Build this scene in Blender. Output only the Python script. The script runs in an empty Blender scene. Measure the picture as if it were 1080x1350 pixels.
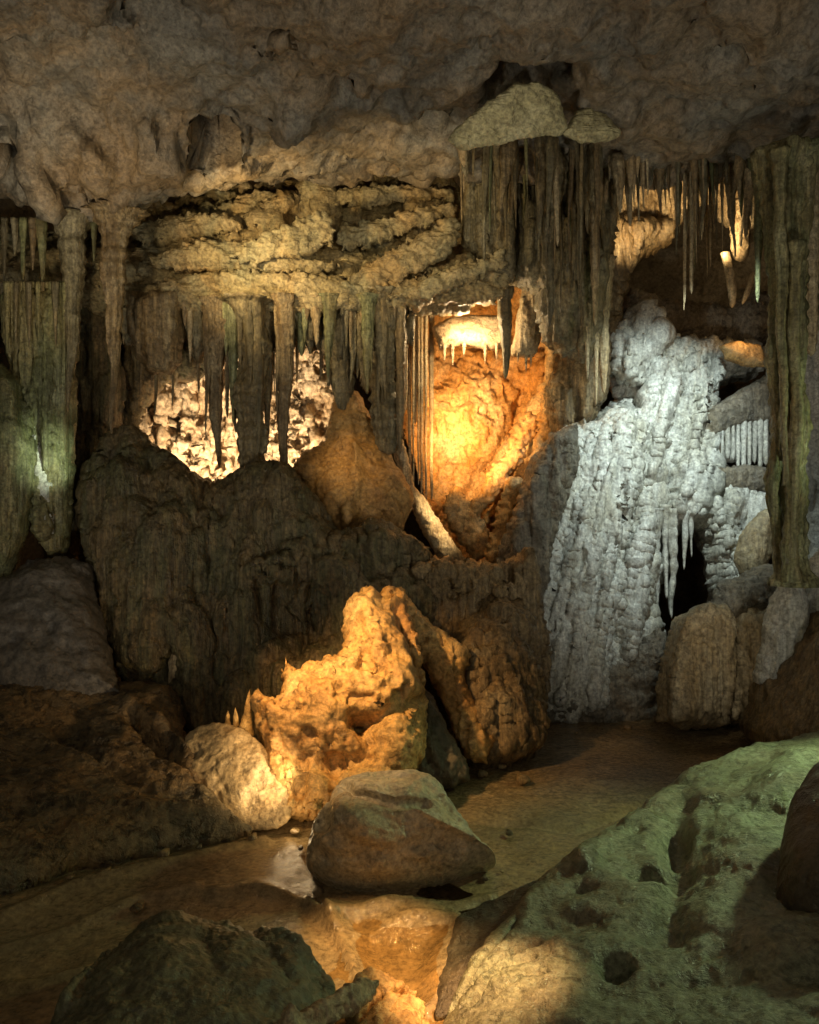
import bpy, math, random
import numpy as np

# ------------------------------------------------------------------ set-up
SC = bpy.context.scene
COL = SC.collection
rnd = random.Random(7)
F, CU, CV, CZ = 1037.0, 540.0, 675.0, 2.04      # focal length in px, image centre, eye height


def P(u, v, Y):
    return np.array([(u - CU) / F * Y, Y, CZ - (v - CV) / F * Y])


# ------------------------------------------------------------------ noise
_r = np.random.RandomState(11)
PERM = _r.permutation(512).astype(np.int64)
PERM = np.concatenate([PERM, PERM, PERM])
GR = _r.normal(size=(512, 3))
GR /= np.linalg.norm(GR, axis=1)[:, None]


def perlin(p):
    p = np.asarray(p, float)
    i = np.floor(p).astype(np.int64)
    f = p - i
    i &= 511
    w = f * f * f * (f * (f * 6 - 15) + 10)
    out = 0
    for dx in (0, 1):
        for dy in (0, 1):
            for dz in (0, 1):
                h = PERM[PERM[PERM[(i[:, 0] + dx) & 511] + ((i[:, 1] + dy) & 511)] + ((i[:, 2] + dz) & 511)] & 511
                g = GR[h]
                d = (g[:, 0] * (f[:, 0] - dx) + g[:, 1] * (f[:, 1] - dy) + g[:, 2] * (f[:, 2] - dz))
                out = out + d * (w[:, 0] if dx else 1 - w[:, 0]) * (w[:, 1] if dy else 1 - w[:, 1]) * (w[:, 2] if dz else 1 - w[:, 2])
    return out * 1.5


def fbm(p, octv=4, gain=.5, ridge=False):
    a, s, t = 1.0, 0, 0
    p = np.asarray(p, float).copy()
    for k in range(octv):
        n = perlin(p + 17.3 * k)
        if ridge:
            n = 1 - 2 * np.abs(n)
        s = s + a * n
        t += a
        a *= gain
        p = p * 2.03
    return s / t


# ------------------------------------------------------------------ 2-D helpers
def smooth_poly(poly, n=6):
    p = np.array(poly, float)
    out = []
    N = len(p)
    for i in range(N):
        p0, p1, p2, p3 = p[i - 1], p[i], p[(i + 1) % N], p[(i + 2) % N]
        for k in range(n):
            t = k / n
            out.append(.5 * ((2 * p1) + (-p0 + p2) * t + (2 * p0 - 5 * p1 + 4 * p2 - p3) * t * t + (-p0 + 3 * p1 - 3 * p2 + p3) * t ** 3))
    return np.array(out)


def seg_dist(pts, line, closed=False):
    line = np.asarray(line, float)
    d = np.full(len(pts), 1e9)
    n = len(line)
    for i in range(n if closed else n - 1):
        a, b = line[i], line[(i + 1) % n]
        ab = b - a
        t = np.clip(((pts - a) @ ab) / max(ab @ ab, 1e-9), 0, 1)
        q = a + t[:, None] * ab
        d = np.minimum(d, np.hypot(pts[:, 0] - q[:, 0], pts[:, 1] - q[:, 1]))
    return d


def poly_sdf(pts, poly):
    poly = np.asarray(poly, float)
    d = seg_dist(pts, poly, True)
    ins = np.zeros(len(pts), bool)
    n = len(poly)
    x, y = pts[:, 0], pts[:, 1]
    for i in range(n):
        x1, y1 = poly[i]
        x2, y2 = poly[(i + 1) % n]
        if y1 == y2:
            continue
        c = ((y1 > y) != (y2 > y)) & (x < (x2 - x1) * (y - y1) / (y2 - y1) + x1)
        ins ^= c
    return np.where(ins, d, -d)


# ------------------------------------------------------------------ mesh helpers
def vnormals(V, Fq):
    a, b, c, d = (V[Fq[:, k]] for k in range(4))
    n = np.cross(c - a, d - b)
    N = np.zeros_like(V)
    for k in range(4):
        np.add.at(N, Fq[:, k], n)
    return N / np.maximum(np.linalg.norm(N, axis=1), 1e-12)[:, None]


def link_mesh(name, V, Fq, mat, parent=None, origin=None):
    V = np.asarray(V, float)
    Fq = np.asarray(Fq, np.int64)
    if origin is None:
        origin = np.array([V[:, 0].mean(), V[:, 1].mean(), V[:, 2].min()])
    me = bpy.data.meshes.new(name)
    me.vertices.add(len(V))
    me.vertices.foreach_set('co', (V - origin).astype(np.float32).ravel())
    me.loops.add(Fq.size)
    me.loops.foreach_set('vertex_index', Fq.astype(np.int32).ravel())
    me.polygons.add(len(Fq))
    me.polygons.foreach_set('loop_start', np.arange(0, Fq.size, 4, dtype=np.int32))
    me.polygons.foreach_set('loop_total', np.full(len(Fq), 4, np.int32))
    me.polygons.foreach_set('use_smooth', np.ones(len(Fq), bool))
    me.update(calc_edges=True)
    me.validate()
    me.materials.append(mat)
    o = bpy.data.objects.new(name, me)
    o.location = origin
    COL.objects.link(o)
    if parent is not None:
        o.parent = parent
        o.matrix_parent_inverse.identity()
        o.location = np.array(origin) - np.array(parent.location)
    return o


def tag(o, label=None, cat=None, group=None, kind=None):
    if label: o['label'] = label
    if cat: o['category'] = cat
    if group: o['group'] = group
    if kind: o['kind'] = kind
    return o


SEED = [0.0]


def displace(V, Fq, layers, w=None):
    """layers: (kind, frequency, amplitude, ...) pushed along the surface normal, in metres"""
    SEED[0] += 13.7
    s = np.array([SEED[0], SEED[0] * .37, -SEED[0] * .61])
    for L in layers:
        k, fr, am = L[:3]
        N = vnormals(V, Fq)
        q = V * fr
        if k == 'fbm':
            d = fbm(q + s, 4) * am
        elif k == 'ridge':
            d = fbm(q + s, 4, ridge=True) * am - am * .3
        elif k == 'flute':                      # vertical fluting of dripstone
            z = L[3] if len(L) > 3 else .12
            if len(L) > 4:                      # flow lines leaning sideways
                q = q + np.outer(q[:, 2], [L[4], 0, 0])
            d = (fbm(q * np.array([1, 1, z]) + s, 3, ridge=True) - .2) * am
        elif k == 'strata':                     # bedding
            t = V[:, 2] * fr + .8 * perlin(V * 1.3 + s) + (L[3] if len(L) > 3 else 0) * V[:, 0] * fr
            d = fbm(np.c_[V[:, 0] * .7, V[:, 1] * .7, t] + s, 3) * am
        elif k == 'pit':
            n = fbm(q * np.array([1, 1, L[3] if len(L) > 3 else 1]) + s, 3)
            d = -np.clip((n - .12) / .3, 0, 1) * am
        elif k == 'block':                      # angular breakdown
            n = fbm(q + s, 2)
            d = (np.round(n * 4) / 4 * .7 + n * .3) * am
        if w is not None:
            d = d * w
        V = V + N * d[:, None]
        s = s + 5.1
    return V


def plane3(pl):
    """inverse depth as a linear function of pixel: a true plane in space"""
    if np.isscalar(pl):
        return np.array([0, 0, 1.0 / pl])
    A = np.array([[p[0], p[1], 1] for p in pl], float)
    return np.linalg.solve(A, np.array([1.0 / p[2] for p in pl]))


def body(name, poly, pl, T, R, mat, label=None, cat=None, group=None, step=3.0, smooth=False, jag=5.0, jf=.04,
         layers=(), ridges=(), bumps=(), back=.8, kind=None, parent=None, jag_v=1.0, fade=12.0):
    """A closed rock: an outline at its own distance, swelling T metres out of its plane, with a back."""
    poly = smooth_poly(poly) if smooth else np.array(poly, float)
    u0, v0 = poly.min(0) - 3 * step - jag
    u1, v1 = poly.max(0) + 3 * step + jag
    us = np.arange(u0, u1, step)
    vs = np.arange(v0, v1, step)
    U, Vv = np.meshgrid(us, vs)
    sh = U.shape
    pts = np.c_[U.ravel(), Vv.ravel()]
    sd = poly_sdf(pts, poly)
    SEED[0] += 3.3
    jn = fbm(np.c_[pts[:, 0] * jf, pts[:, 1] * jf * jag_v, np.full(len(pts), SEED[0])], 3)
    jn = jn + .6 * perlin(np.c_[pts[:, 0] * .17, pts[:, 1] * .17 * jag_v, np.full(len(pts), SEED[0] + 9)])
    sd = sd + jag * jn
    S = sd.reshape(sh)
    gv, gu = np.gradient(S, step)
    inside = S > 0
    cell = inside[:-1, :-1] | inside[1:, :-1] | inside[:-1, 1:] | inside[1:, 1:]
    used = np.zeros(sh, bool)
    used[:-1, :-1] |= cell; used[1:, :-1] |= cell; used[:-1, 1:] |= cell; used[1:, 1:] |= cell
    bd = used & ~inside
    g = np.maximum(np.hypot(gu, gv), .3)
    mv = np.clip(-S / g, 0, 1.3 * step)
    PU = np.where(bd, U + gu / g * mv, U)
    PV = np.where(bd, Vv + gv / g * mv, Vv)
    idx = -np.ones(sh, int)
    idx[used] = np.arange(used.sum())
    pu, pv, d = PU[used], PV[used], np.clip(S[used], 0, None)
    isb = bd[used]
    a = plane3(pl)
    Y = 1.0 / np.maximum(a[0] * pu + a[1] * pv + a[2], .02)
    X = np.c_[(pu - CU) / F * Y, Y, CZ - (pv - CV) / F * Y]
    # plane normal towards the eye: a0*(F x/Y+CU)+a1*(CV-(z-CZ)F/Y)+a2 = 1/Y
    n = np.array([a[0] * F, a[0] * CU + a[1] * CV + a[2], -a[1] * F])
    n /= np.linalg.norm(n)
    if n @ (np.array([0, 0, CZ]) - X.mean(0)) < 0:
        n = -n
    q = np.clip(d / R, 0, 1)
    h = np.sqrt(np.clip(1 - (1 - q) ** 2, 0, 1))
    wf = np.clip(d / fade, 0, 1)
    hf = T * h
    pp = np.c_[pu, pv]
    for line, wd, am in ridges:
        hf = hf + am * np.exp(-(seg_dist(pp, line) / wd) ** 2) * wf
    for bu, bv, ru, rv, am in bumps:
        hf = hf + am * np.exp(-(((pu - bu) / ru) ** 2 + ((pv - bv) / rv) ** 2) ** 1.5) * wf
    hb = -(abs(T) * back * h + .06 * wf)
    Vf = X + n * hf[:, None]
    if T < 0:
        hb = hb - abs(T) * 1.1 * wf
    nb = len(X)
    bi = np.arange(nb)
    bi[~isb] = nb + np.arange((~isb).sum())
    Vb = (X + n * hb[:, None])[~isb]
    V = np.vstack([Vf, Vb])
    cy, cx = np.nonzero(cell)
    q1 = np.c_[idx[cy, cx], idx[cy + 1, cx], idx[cy + 1, cx + 1], idx[cy, cx + 1]]
    q2 = bi[q1][:, ::-1]
    keep = ~np.all(q2[:, ::-1] == q1, axis=1)
    Fq = np.vstack([q1, q2[keep]])
    w = np.concatenate([.25 + .75 * wf, np.full(len(Vb), .6)])
    V = displace(V, Fq, layers, w)
    o = link_mesh(name, V, Fq, mat, parent)
    return tag(o, label, cat, group, kind)


def drip(name, u, v0, v1, wpx, Y, mat, label=None, cat='stalactite', group=None, p=.8, tip=.12, flute=.22, bulge=.22,
         up=False, lean=0.0, segs=None, w_end=None, parent=None, kind=None, wob=.25, flare=(0, 0), knob=.09):
    """One stalactite (or stalagmite / column when w_end is given): a wavy fluted tapering shaft."""
    A, B = P(u, v0, Y), P(u + lean, v1, Y)
    r0 = wpx / 2 / F * Y
    L = abs(A[2] - B[2])
    n = int(np.clip(L / .022, 10, 120))
    m = segs or int(np.clip(wpx * 1.2, 8, 40))
    t = np.linspace(0, 1, n)
    SEED[0] += 7.9
    s = SEED[0]
    if w_end is not None:
        r1 = w_end / 2 / F * Y
        rad = r0 + (r1 - r0) * t ** p
    else:
        rad = r0 * ((1 - t) ** p * (1 - tip) + tip)
        rad[-2:] *= np.array([.7, .05])
    zz = A[2] + (B[2] - A[2]) * t
    nz = perlin(np.c_[np.full(n, s), np.full(n, s * .3), zz * 3.5]) + .5 * perlin(np.c_[np.full(n, s + 4), np.full(n, s * .3), zz * 10])
    rad = rad * (1 + bulge * nz) * (1 + flare[0] * np.exp(-t / .035) + flare[1] * np.exp(-(1 - t) / .035))
    rad = rad * (1 + .06 * np.sin(zz * 60 + 3 * nz))          # drip rings
    wx = wob * r0 * perlin(np.c_[np.full(n, s + 8), np.full(n, 1.3), zz * 1.6])
    wy = wob * r0 * perlin(np.c_[np.full(n, s + 18), np.full(n, 2.3), zz * 1.6])
    th = np.linspace(0, 2 * math.pi, m, endpoint=False)
    TT, AA = np.meshgrid(t, th, indexing='ij')
    ZZ = np.repeat(zz[:, None], m, 1)
    kf = max(1.2, min(4, r0 * 18))
    fl = fbm(np.c_[(np.cos(AA) * kf + s).ravel(), (np.sin(AA) * kf).ravel(), (ZZ * .9).ravel()], 3).reshape(n, m)
    kn = perlin(np.c_[(np.cos(AA) * kf * 2 + s).ravel(), (np.sin(AA) * kf * 2).ravel(), (ZZ * 14).ravel()]).reshape(n, m)
    RR = rad[:, None] * (1 + flute * fl + knob * kn)
    cx = (A[0] + (B[0] - A[0]) * t + wx)[:, None]
    V = np.stack([cx + RR * np.cos(AA), A[1] + wy[:, None] + RR * np.sin(AA), ZZ], -1).reshape(-1, 3)
    i = np.arange(n - 1)[:, None]
    j = np.arange(m)[None, :]
    q = np.stack([i * m + j, (i + 1) * m + j, (i + 1) * m + (j + 1) % m, i * m + (j + 1) % m], -1).reshape(-1, 4)
    if zz[-1] > zz[0]:
        q = q[:, ::-1]
    # caps folded to the axis
    c0, c1 = len(V), len(V) + 1
    V = np.vstack([V, [[cx[0, 0], A[1], zz[0]], [cx[-1, 0], A[1] + wy[-1], zz[-1]]]])
    caps = []
    for k in range(0, m - 1, 2):
        caps.append([c0, k, k + 1, (k + 2) % m])
        b = (n - 1) * m
        caps.append([c1, b + (k + 2) % m, b + k + 1, b + k])
    q = np.vstack([q, np.array(caps)])
    o = link_mesh(name, V, q, mat, parent)
    return tag(o, label, cat, group, kind)


# ------------------------------------------------------------------ materials
def rock(name, cols, scale=1.3, streak=0.0, fine=22.0, pits=.35, bump=.6, rough=.5, spec=.5, dist=.045, hue2=None, tilt=None, line=0.0, stain=None, stain_amt=.45):
    m = bpy.data.materials.new(name)
    m.use_nodes = True
    nt = m.node_tree
    nd, lk = nt.nodes, nt.links
    bs = nd['Principled BSDF']
    geo = nd.new('ShaderNodeNewGeometry')
    SEED[0] += 1.9
    off = nd.new('ShaderNodeVectorMath'); off.operation = 'ADD'
    off.inputs[1].default_value = (SEED[0], SEED[0] * .3, -SEED[0] * .7)
    lk.new(geo.outputs['Position'], off.inputs[0])
    src = off.outputs[0]

    def mapped(sx, sy, sz):
        mp = nd.new('ShaderNodeMapping')
        mp.inputs['Scale'].default_value = (sx, sy, sz)
        if tilt: mp.inputs['Rotation'].default_value = tilt
        lk.new(src, mp.inputs[0])
        return mp.outputs[0]

    def noise(vec, sc, det=6, ro=.6, dis=0.0):
        n = nd.new('ShaderNodeTexNoise')
        n.inputs['Scale'].default_value = sc
        n.inputs['Detail'].default_value = det
        n.inputs['Roughness'].default_value = ro
        n.inputs['Distortion'].default_value = dis
        lk.new(vec, n.inputs['Vector'])
        return n.outputs['Fac']

    def ramp(fac, stops):
        r = nd.new('ShaderNodeValToRGB')
        e = r.color_ramp.elements
        while len(e) < len(stops): e.new(.5)
        for el, (p, c) in zip(e, stops):
            el.position = p
            el.color = (*c, 1) if len(c) == 3 else c
        lk.new(fac, r.inputs[0])
        return r.outputs[0]

    def mix(fac, a, b, mode='MIX'):
        x = nd.new('ShaderNodeMix'); x.data_type = 'RGBA'; x.blend_type = mode
        if isinstance(fac, float): x.inputs[0].default_value = fac
        else: lk.new(fac, x.inputs[0])
        for k, c in ((6, a), (7, b)):
            if isinstance(c, tuple): x.inputs[k].default_value = (*c, 1)
            else: lk.new(c, x.inputs[k])
        return x.outputs[2]

    def math_(op, a, b):
        x = nd.new('ShaderNodeMath'); x.operation = op
        for k, c in ((0, a), (1, b)):
            if isinstance(c, (int, float)): x.inputs[k].default_value = c
            else: lk.new(c, x.inputs[k])
        return x.outputs[0]

    iso = mapped(1, 1, 1)
    ver = mapped(1, 1, .12)
    base = ramp(noise(iso, scale, 9, .68, .4), [(.3, cols[0]), (.5, cols[1]), (.72, cols[2])])
    if streak > 0:
        st = ramp(noise(ver, 7.0, 5, .6), [(.42, (0, 0, 0)), (.58, (1, 1, 1))])
        base = mix(math_('MULTIPLY', st, streak), base, hue2 or cols[0])
    elif hue2:
        st = ramp(noise(iso, scale * .6 + .4, 6, .6, .8), [(.45, (0, 0, 0)), (.65, (1, 1, 1))])
        base = mix(math_('MULTIPLY', st, .75), base, hue2)
    if stain:                                   # mineral staining
        sn = ramp(noise(mapped(1, 1, .4), 1.7, 6, .65, .6), [(.47, (0, 0, 0)), (.6, (1, 1, 1))])
        base = mix(math_('MULTIPLY', sn, stain_amt), base, stain)
    if streak > 0:                              # fine drip lines
        fs = ramp(noise(mapped(1, 1, .035), 34, 4, .6), [(.36, (.5, .48, .45)), (.5, (.95, .95, .95)), (.64, (1.45, 1.42, 1.35))])
        base = mix(min(1.0, streak * 1.1), base, fs, 'MULTIPLY')
    # mineral grain and dark dirt caught in pores
    grain = ramp(noise(iso, fine * 1.6, 4, .7), [(.33, (.42, .4, .38)), (.5, (.95, .95, .95)), (.68, (1.5, 1.48, 1.42))])
    base = mix(.8, base, grain, 'MULTIPLY')
    pore = ramp(noise(iso, fine * .55, 5, .7, .5), [(.36, (1, 1, 1)), (.47, (0, 0, 0))])
    base = mix(math_('MULTIPLY', pore, pits), base, tuple(c * .3 for c in cols[0]))
    lk.new(base, bs.inputs['Base Color'])
    bs.inputs['Roughness'].default_value = rough
    rr = ramp(noise(iso, scale * 2.3, 5, .6), [(.35, (rough * .6,) * 3), (.7, (min(1, rough * 1.25),) * 3)])
    lk.new(rr, bs.inputs['Roughness'])
    bs.inputs['Specular IOR Level'].default_value = spec
    h = math_('ADD', math_('MULTIPLY', noise(iso, fine * .22, 8, .7, .3), 1.6), math_('MULTIPLY', noise(ver if streak > 0 else iso, fine * .8, 6, .7), .55))
    h = math_('SUBTRACT', h, math_('MULTIPLY', pore, .6 * pits))
    if streak > 0:
        h = math_('ADD', h, math_('MULTIPLY', noise(ver, 11, 5, .65), 2.4 * streak))
    if line > 0:                                # thin bedding lines
        bed = nd.new('ShaderNodeMapping'); bed.inputs['Scale'].default_value = (.6, .6, 9.0)
        bed.inputs['Rotation'].default_value = tilt or (0, 0, 0)
        lk.new(src, bed.inputs[0])
        h = math_('ADD', h, math_('MULTIPLY', noise(bed.outputs[0], 2.2, 5, .6, .3), line))
    b = nd.new('ShaderNodeBump')
    b.inputs['Strength'].default_value = bump
    b.inputs['Distance'].default_value = dist
    lk.new(h, b.inputs['Height'])
    lk.new(b.outputs[0], bs.inputs['Normal'])
    return m


M = {}
M['ceiling'] = rock('ceiling_rock', [(.095, .085, .066), (.175, .157, .125), (.28, .25, .195)], .8, fine=20, bump=.5, hue2=(.27, .18, .09), pits=.4, stain=(.27, .185, .1))
M['slab'] = rock('pale_slab_rock', [(.28, .24, .12), (.42, .37, .2), (.54, .49, .3)], 2.2, fine=18, bump=.7, line=1.6, tilt=(0, .45, 0))
M['ledge'] = rock('ledge_rock', [(.2, .15, .07), (.38, .3, .155), (.56, .44, .25)], 2.2, fine=20, bump=.8, hue2=(.26, .26, .17), line=1.2, tilt=(0, .12, 0), pits=.5, stain=(.5, .29, .1))
M['drip'] = rock('dark_dripstone', [(.09, .078, .045), (.2, .172, .1), (.34, .3, .2)], 2.8, streak=.7, hue2=(.13, .1, .05), fine=26, bump=.6, stain=(.27, .185, .08))
M['pale_drip'] = rock('pale_dripstone', [(.32, .24, .13), (.5, .4, .24), (.66, .56, .38)], 2.5, streak=.6, hue2=(.34, .22, .1), fine=26, bump=.6)
M['brown_drip'] = rock('brown_dripstone', [(.13, .09, .045), (.25, .185, .1), (.35, .29, .18)], 2.4, streak=.75, hue2=(.17, .11, .05), fine=24, bump=.6, stain=(.27, .185, .08))
M['green_drip'] = rock('mossy_dripstone', [(.11, .115, .05), (.22, .225, .11), (.38, .38, .24)], 2.6, streak=.75, hue2=(.12, .13, .055), fine=26, bump=.6, stain=(.27, .185, .08))
M['mound'] = rock('brown_flowstone', [(.075, .058, .03), (.16, .12, .06), (.26, .19, .1)], 2.0, streak=.8, hue2=(.11, .105, .05), fine=20, bump=.8, stain=(.2, .12, .045))
M['cream'] = rock('cream_wall_rock', [(.44, .32, .19), (.62, .48, .31), (.74, .61, .43)], 2.0, fine=16, pits=.6, bump=.8, stain=(.42, .24, .09), stain_amt=.35)
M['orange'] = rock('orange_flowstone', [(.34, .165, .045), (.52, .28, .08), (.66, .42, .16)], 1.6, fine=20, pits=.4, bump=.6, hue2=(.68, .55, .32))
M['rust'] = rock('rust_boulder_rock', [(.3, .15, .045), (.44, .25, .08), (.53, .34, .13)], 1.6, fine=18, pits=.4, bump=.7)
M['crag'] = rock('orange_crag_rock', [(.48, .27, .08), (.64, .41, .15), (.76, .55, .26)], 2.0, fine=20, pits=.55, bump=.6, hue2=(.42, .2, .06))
M['white'] = rock('white_flowstone', [(.4, .4, .37), (.56, .57, .54), (.68, .69, .66)], 1.4, fine=22, pits=.45, bump=.4, streak=.35, hue2=(.38, .37, .31), stain=(.42, .4, .32), stain_amt=.6)
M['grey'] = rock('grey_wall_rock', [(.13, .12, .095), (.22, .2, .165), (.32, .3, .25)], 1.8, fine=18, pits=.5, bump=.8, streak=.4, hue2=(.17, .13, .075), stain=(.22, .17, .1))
M['stub'] = rock('tan_stalagmite', [(.26, .22, .14), (.43, .365, .24), (.56, .5, .36)], 2.2, fine=18, bump=.6, streak=.5, hue2=(.3, .21, .1), stain=(.27, .185, .08))
M['rubble'] = rock('brown_rubble', [(.08, .06, .035), (.16, .12, .065), (.27, .18, .085)], 2.6, fine=15, pits=.7, bump=1.0, stain=(.3, .17, .06))
M['tan'] = rock('tan_boulder_rock', [(.36, .25, .12), (.52, .38, .2), (.64, .5, .3)], 2.2, fine=22, bump=.55, pits=.5, stain=(.3, .18, .07))
M['boulder'] = rock('banded_boulder_rock', [(.28, .235, .15), (.43, .355, .23), (.56, .47, .31)], 2.2, fine=24, bump=.5, rough=.4, spec=.5, hue2=(.3, .28, .22), line=.8, tilt=(0, .5, 0), stain=(.42, .28, .12))
M['purple'] = rock('dull_grey_rock', [(.11, .095, .075), (.16, .14, .115), (.2, .175, .145)], 1.2, fine=16, bump=.5)
M['fore'] = rock('dark_mossy_rock', [(.075, .07, .04), (.13, .125, .07), (.2, .195, .11)], 2.2, fine=20, bump=.6, streak=.3, hue2=(.1, .085, .055), rough=.45, spec=.5)
M['ground'] = rock('wet_floor_flowstone', [(.17, .115, .055), (.26, .18, .09), (.36, .26, .14)], 1.4, fine=18, pits=.3, bump=.4, rough=.14, spec=.6, hue2=(.19, .15, .09))
M['bank'] = rock('green_bank_rock', [(.12, .12, .07), (.22, .23, .14), (.34, .35, .24)], 2.0, fine=26, pits=.5, rough=.42, bump=.7, hue2=(.2, .16, .1))
M['wall'] = rock('cave_wall_rock', [(.1, .08, .05), (.17, .135, .085), (.24, .19, .12)], 1.0, fine=14, bump=.9)
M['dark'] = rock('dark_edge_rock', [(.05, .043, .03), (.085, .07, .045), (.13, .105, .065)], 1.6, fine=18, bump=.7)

wm = bpy.data.materials.new('pool_water'); wm.use_nodes = True
_t = wm.node_tree
_t.nodes.remove(_t.nodes['Principled BSDF'])
_n = _t.nodes.new('ShaderNodeTexNoise'); _n.inputs['Scale'].default_value = 4
_b = _t.nodes.new('ShaderNodeBump'); _b.inputs['Strength'].default_value = .08; _b.inputs['Distance'].default_value = .02
_g = _t.nodes.new('ShaderNodeNewGeometry')
_f = _t.nodes.new('ShaderNodeLayerWeight'); _f.inputs['Blend'].default_value = .34
_tr = _t.nodes.new('ShaderNodeBsdfTransparent'); _tr.inputs[0].default_value = (.92, .86, .72, 1)
_gl = _t.nodes.new('ShaderNodeBsdfGlossy'); _gl.inputs['Roughness'].default_value = .03
_mx = _t.nodes.new('ShaderNodeMixShader')
_t.links.new(_g.outputs['Position'], _n.inputs['Vector'])
_t.links.new(_n.outputs['Fac'], _b.inputs['Height'])
_t.links.new(_b.outputs[0], _gl.inputs['Normal'])
_t.links.new(_f.outputs['Fresnel'], _mx.inputs[0]); _t.links.new(_tr.outputs[0], _mx.inputs[1]); _t.links.new(_gl.outputs[0], _mx.inputs[2])
_t.links.new(_mx.outputs[0], _t.nodes['Material Output'].inputs[0])

# ------------------------------------------------------------------ setting: ground, ceiling, wall, water
def axis(parts):
    return np.unique(np.concatenate([np.arange(a, b, s) for a, b, s in parts]).round(5))


def sheet(xs, ys):
    X, Yg = np.meshgrid(xs, ys)
    h, w = X.shape
    i = np.arange(h - 1)[:, None]; j = np.arange(w - 1)[None, :]
    q = np.stack([i * w + j, i * w + j + 1, (i + 1) * w + j + 1, (i + 1) * w + j], -1).reshape(-1, 4)
    return X.ravel(), Yg.ravel(), q


# ground: wet flowstone floor with low terraces, a pool basin and a crevice beside the bank
x, y, q = sheet(axis([(-8, -3, .25), (-3, 3.2, .022), (3.2, 8.3, .25)]), axis([(-4, 2.4, .2), (2.4, 5.4, .018), (5.4, 8.6, .035), (8.6, 14.2, .3)]))
gu = CU + F * x / np.maximum(y, .3)
gv = CV + F * CZ / np.maximum(y, .3)
gp = np.c_[gu, gv]
z = .045 * fbm(np.c_[x * .8, y * .8, x * 0], 3) + .014 * fbm(np.c_[x * 4, y * 4, x * 0 + 3], 3)
vis = y > 1.5
POOL = smooth_poly([(432, 1196), (470, 1180), (540, 1190), (606, 1200), (600, 1240), (585, 1300), (560, 1345), (500, 1330), (470, 1290), (446, 1240)])
sd = np.where(vis, poly_sdf(gp, POOL), -99)
jit = 9 * fbm(np.c_[x * 5, y * 5, x * 0 + 11], 3)
sd = sd + jit
q_ = np.clip(sd / 55, 0, 1)
z += -.085 * q_ * q_ * (3 - 2 * q_) - .03 * np.clip(sd / -40 + 1, 0, 1) * (sd < 0)
for line, wd, am in [([(600, 1074), (700, 1082), (760, 1090), (830, 1062), (900, 1030)], 5, -.035),
                     ([(430, 1205), (470, 1200), (530, 1186), (600, 1190), (650, 1180)], 6, .03),
                     ([(405, 1190), (440, 1222), (470, 1228), (540, 1204), (606, 1208)], 5, .018),
                     ([(380, 1100), (400, 1140), (420, 1175), (440, 1195)], 12, .012),
                     ([(280, 1175), (330, 1165), (390, 1180), (440, 1215)], 8, .03),
                     ([(0, 1200), (100, 1160), (240, 1130), (350, 1100)], 6, .03),
                     ([(0, 1240), (90, 1215), (180, 1180), (260, 1165)], 6, .02),
                     ([(0, 1290), (60, 1285), (110, 1270)], 6, .02),
                     ([(0, 1165), (150, 1125), (300, 1095), (380, 1085)], 7, -.03)]:
    z += np.where(vis, am * np.exp(-(seg_dist(gp, line) / wd) ** 2), 0)
# floor rises to the far right and back
z += .12 * np.clip((x - 1.0) / 3, 0, 1) * np.clip((y - 5.5) / 3, 0, 1)
z += .4 * np.clip((y - 8.6) / 2, 0, 1)
tag(link_mesh('ground', np.c_[x, y, z], q, M['ground'], origin=np.zeros(3)), 'wet brown flowstone cave floor with low terraces', 'ground', kind='structure')

x, y, q = sheet(np.arange(-.75, .42, .02), np.arange(2.7, 4.5, .02))
tag(link_mesh('water', np.c_[x, y, x * 0 - .022], q, wm, origin=np.zeros(3)), 'shallow clear pool on the orange cave floor', 'pool', kind='structure')

# ceiling: lumpy rock roof with a back lip, hollows and a lower tan bulge to the left
x, y, q = sheet(axis([(-8, -4.6, .25), (-4.6, 4.6, .032), (4.6, 8.3, .25)]), axis([(-4, 3.6, .25), (3.6, 8.4, .032), (8.4, 14.2, .25)]))
z = np.full(len(x), 5.32)
z += .2 * fbm(np.c_[x * .45, y * .6, x * 0 + 2], 4) + .12 * fbm(np.c_[x * 1.3, y * 1.3, x * 0 + 5], 4) + .05 * fbm(np.c_[x * 4, y * 3.2, x * 0 + 9], 4)
z -= .62 * np.exp(-(((x + 3.0) / 1.5) ** 2 + ((y - 6.9) / .7) ** 2) ** 1.5)
z -= .04 * np.exp(-(((x + .6) / 1.3) ** 2 + ((y - 7.2) / .5) ** 2) ** 1.5)
z -= .02 * np.exp(-(((x - 2.6) / 1.6) ** 2 + ((y - 7.1) / .45) ** 2) ** 1.5)
z -= .25 * np.exp(-(((x - 3.2) / 1.2) ** 2 + ((y - 5.6) / .6) ** 2) ** 1.5)
def hole(u, v, ru, rv, dep, Y, pw=2.0):
    c = P(u, v, Y)
    return dep * np.exp(-(((x - c[0]) / (ru / F * Y)) ** 2 + ((y - c[1]) / rv) ** 2) ** pw)
z += hole(284, 168, 24, .2, 1.0, 6.6, 2.6) + hole(700, 100, 70, .4, .3, 6.2) + hole(22, 165, 20, .14, .6, 6.5, 2.6)
z -= hole(225, 150, 40, .2, .18, 6.5, 1.2) + hole(380, 130, 50, .3, .22, 6.3, 1.2) + hole(55, 150, 10, .35, .25, 6.5, 1.2)
z += .9 * np.clip((y - 7.75) / .6, 0, 1) ** 1.3
SEED[0] = 40
V = np.c_[x, y, z]
V = displace(V, q[:, ::-1], [('block', 1.1, .16), ('fbm', 2.6, .1), ('block', 3.2, .09), ('pit', 1.6, .12), ('fbm', 8, .06), ('fbm', 20, .025), ('pit', 4, .06)])
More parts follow.
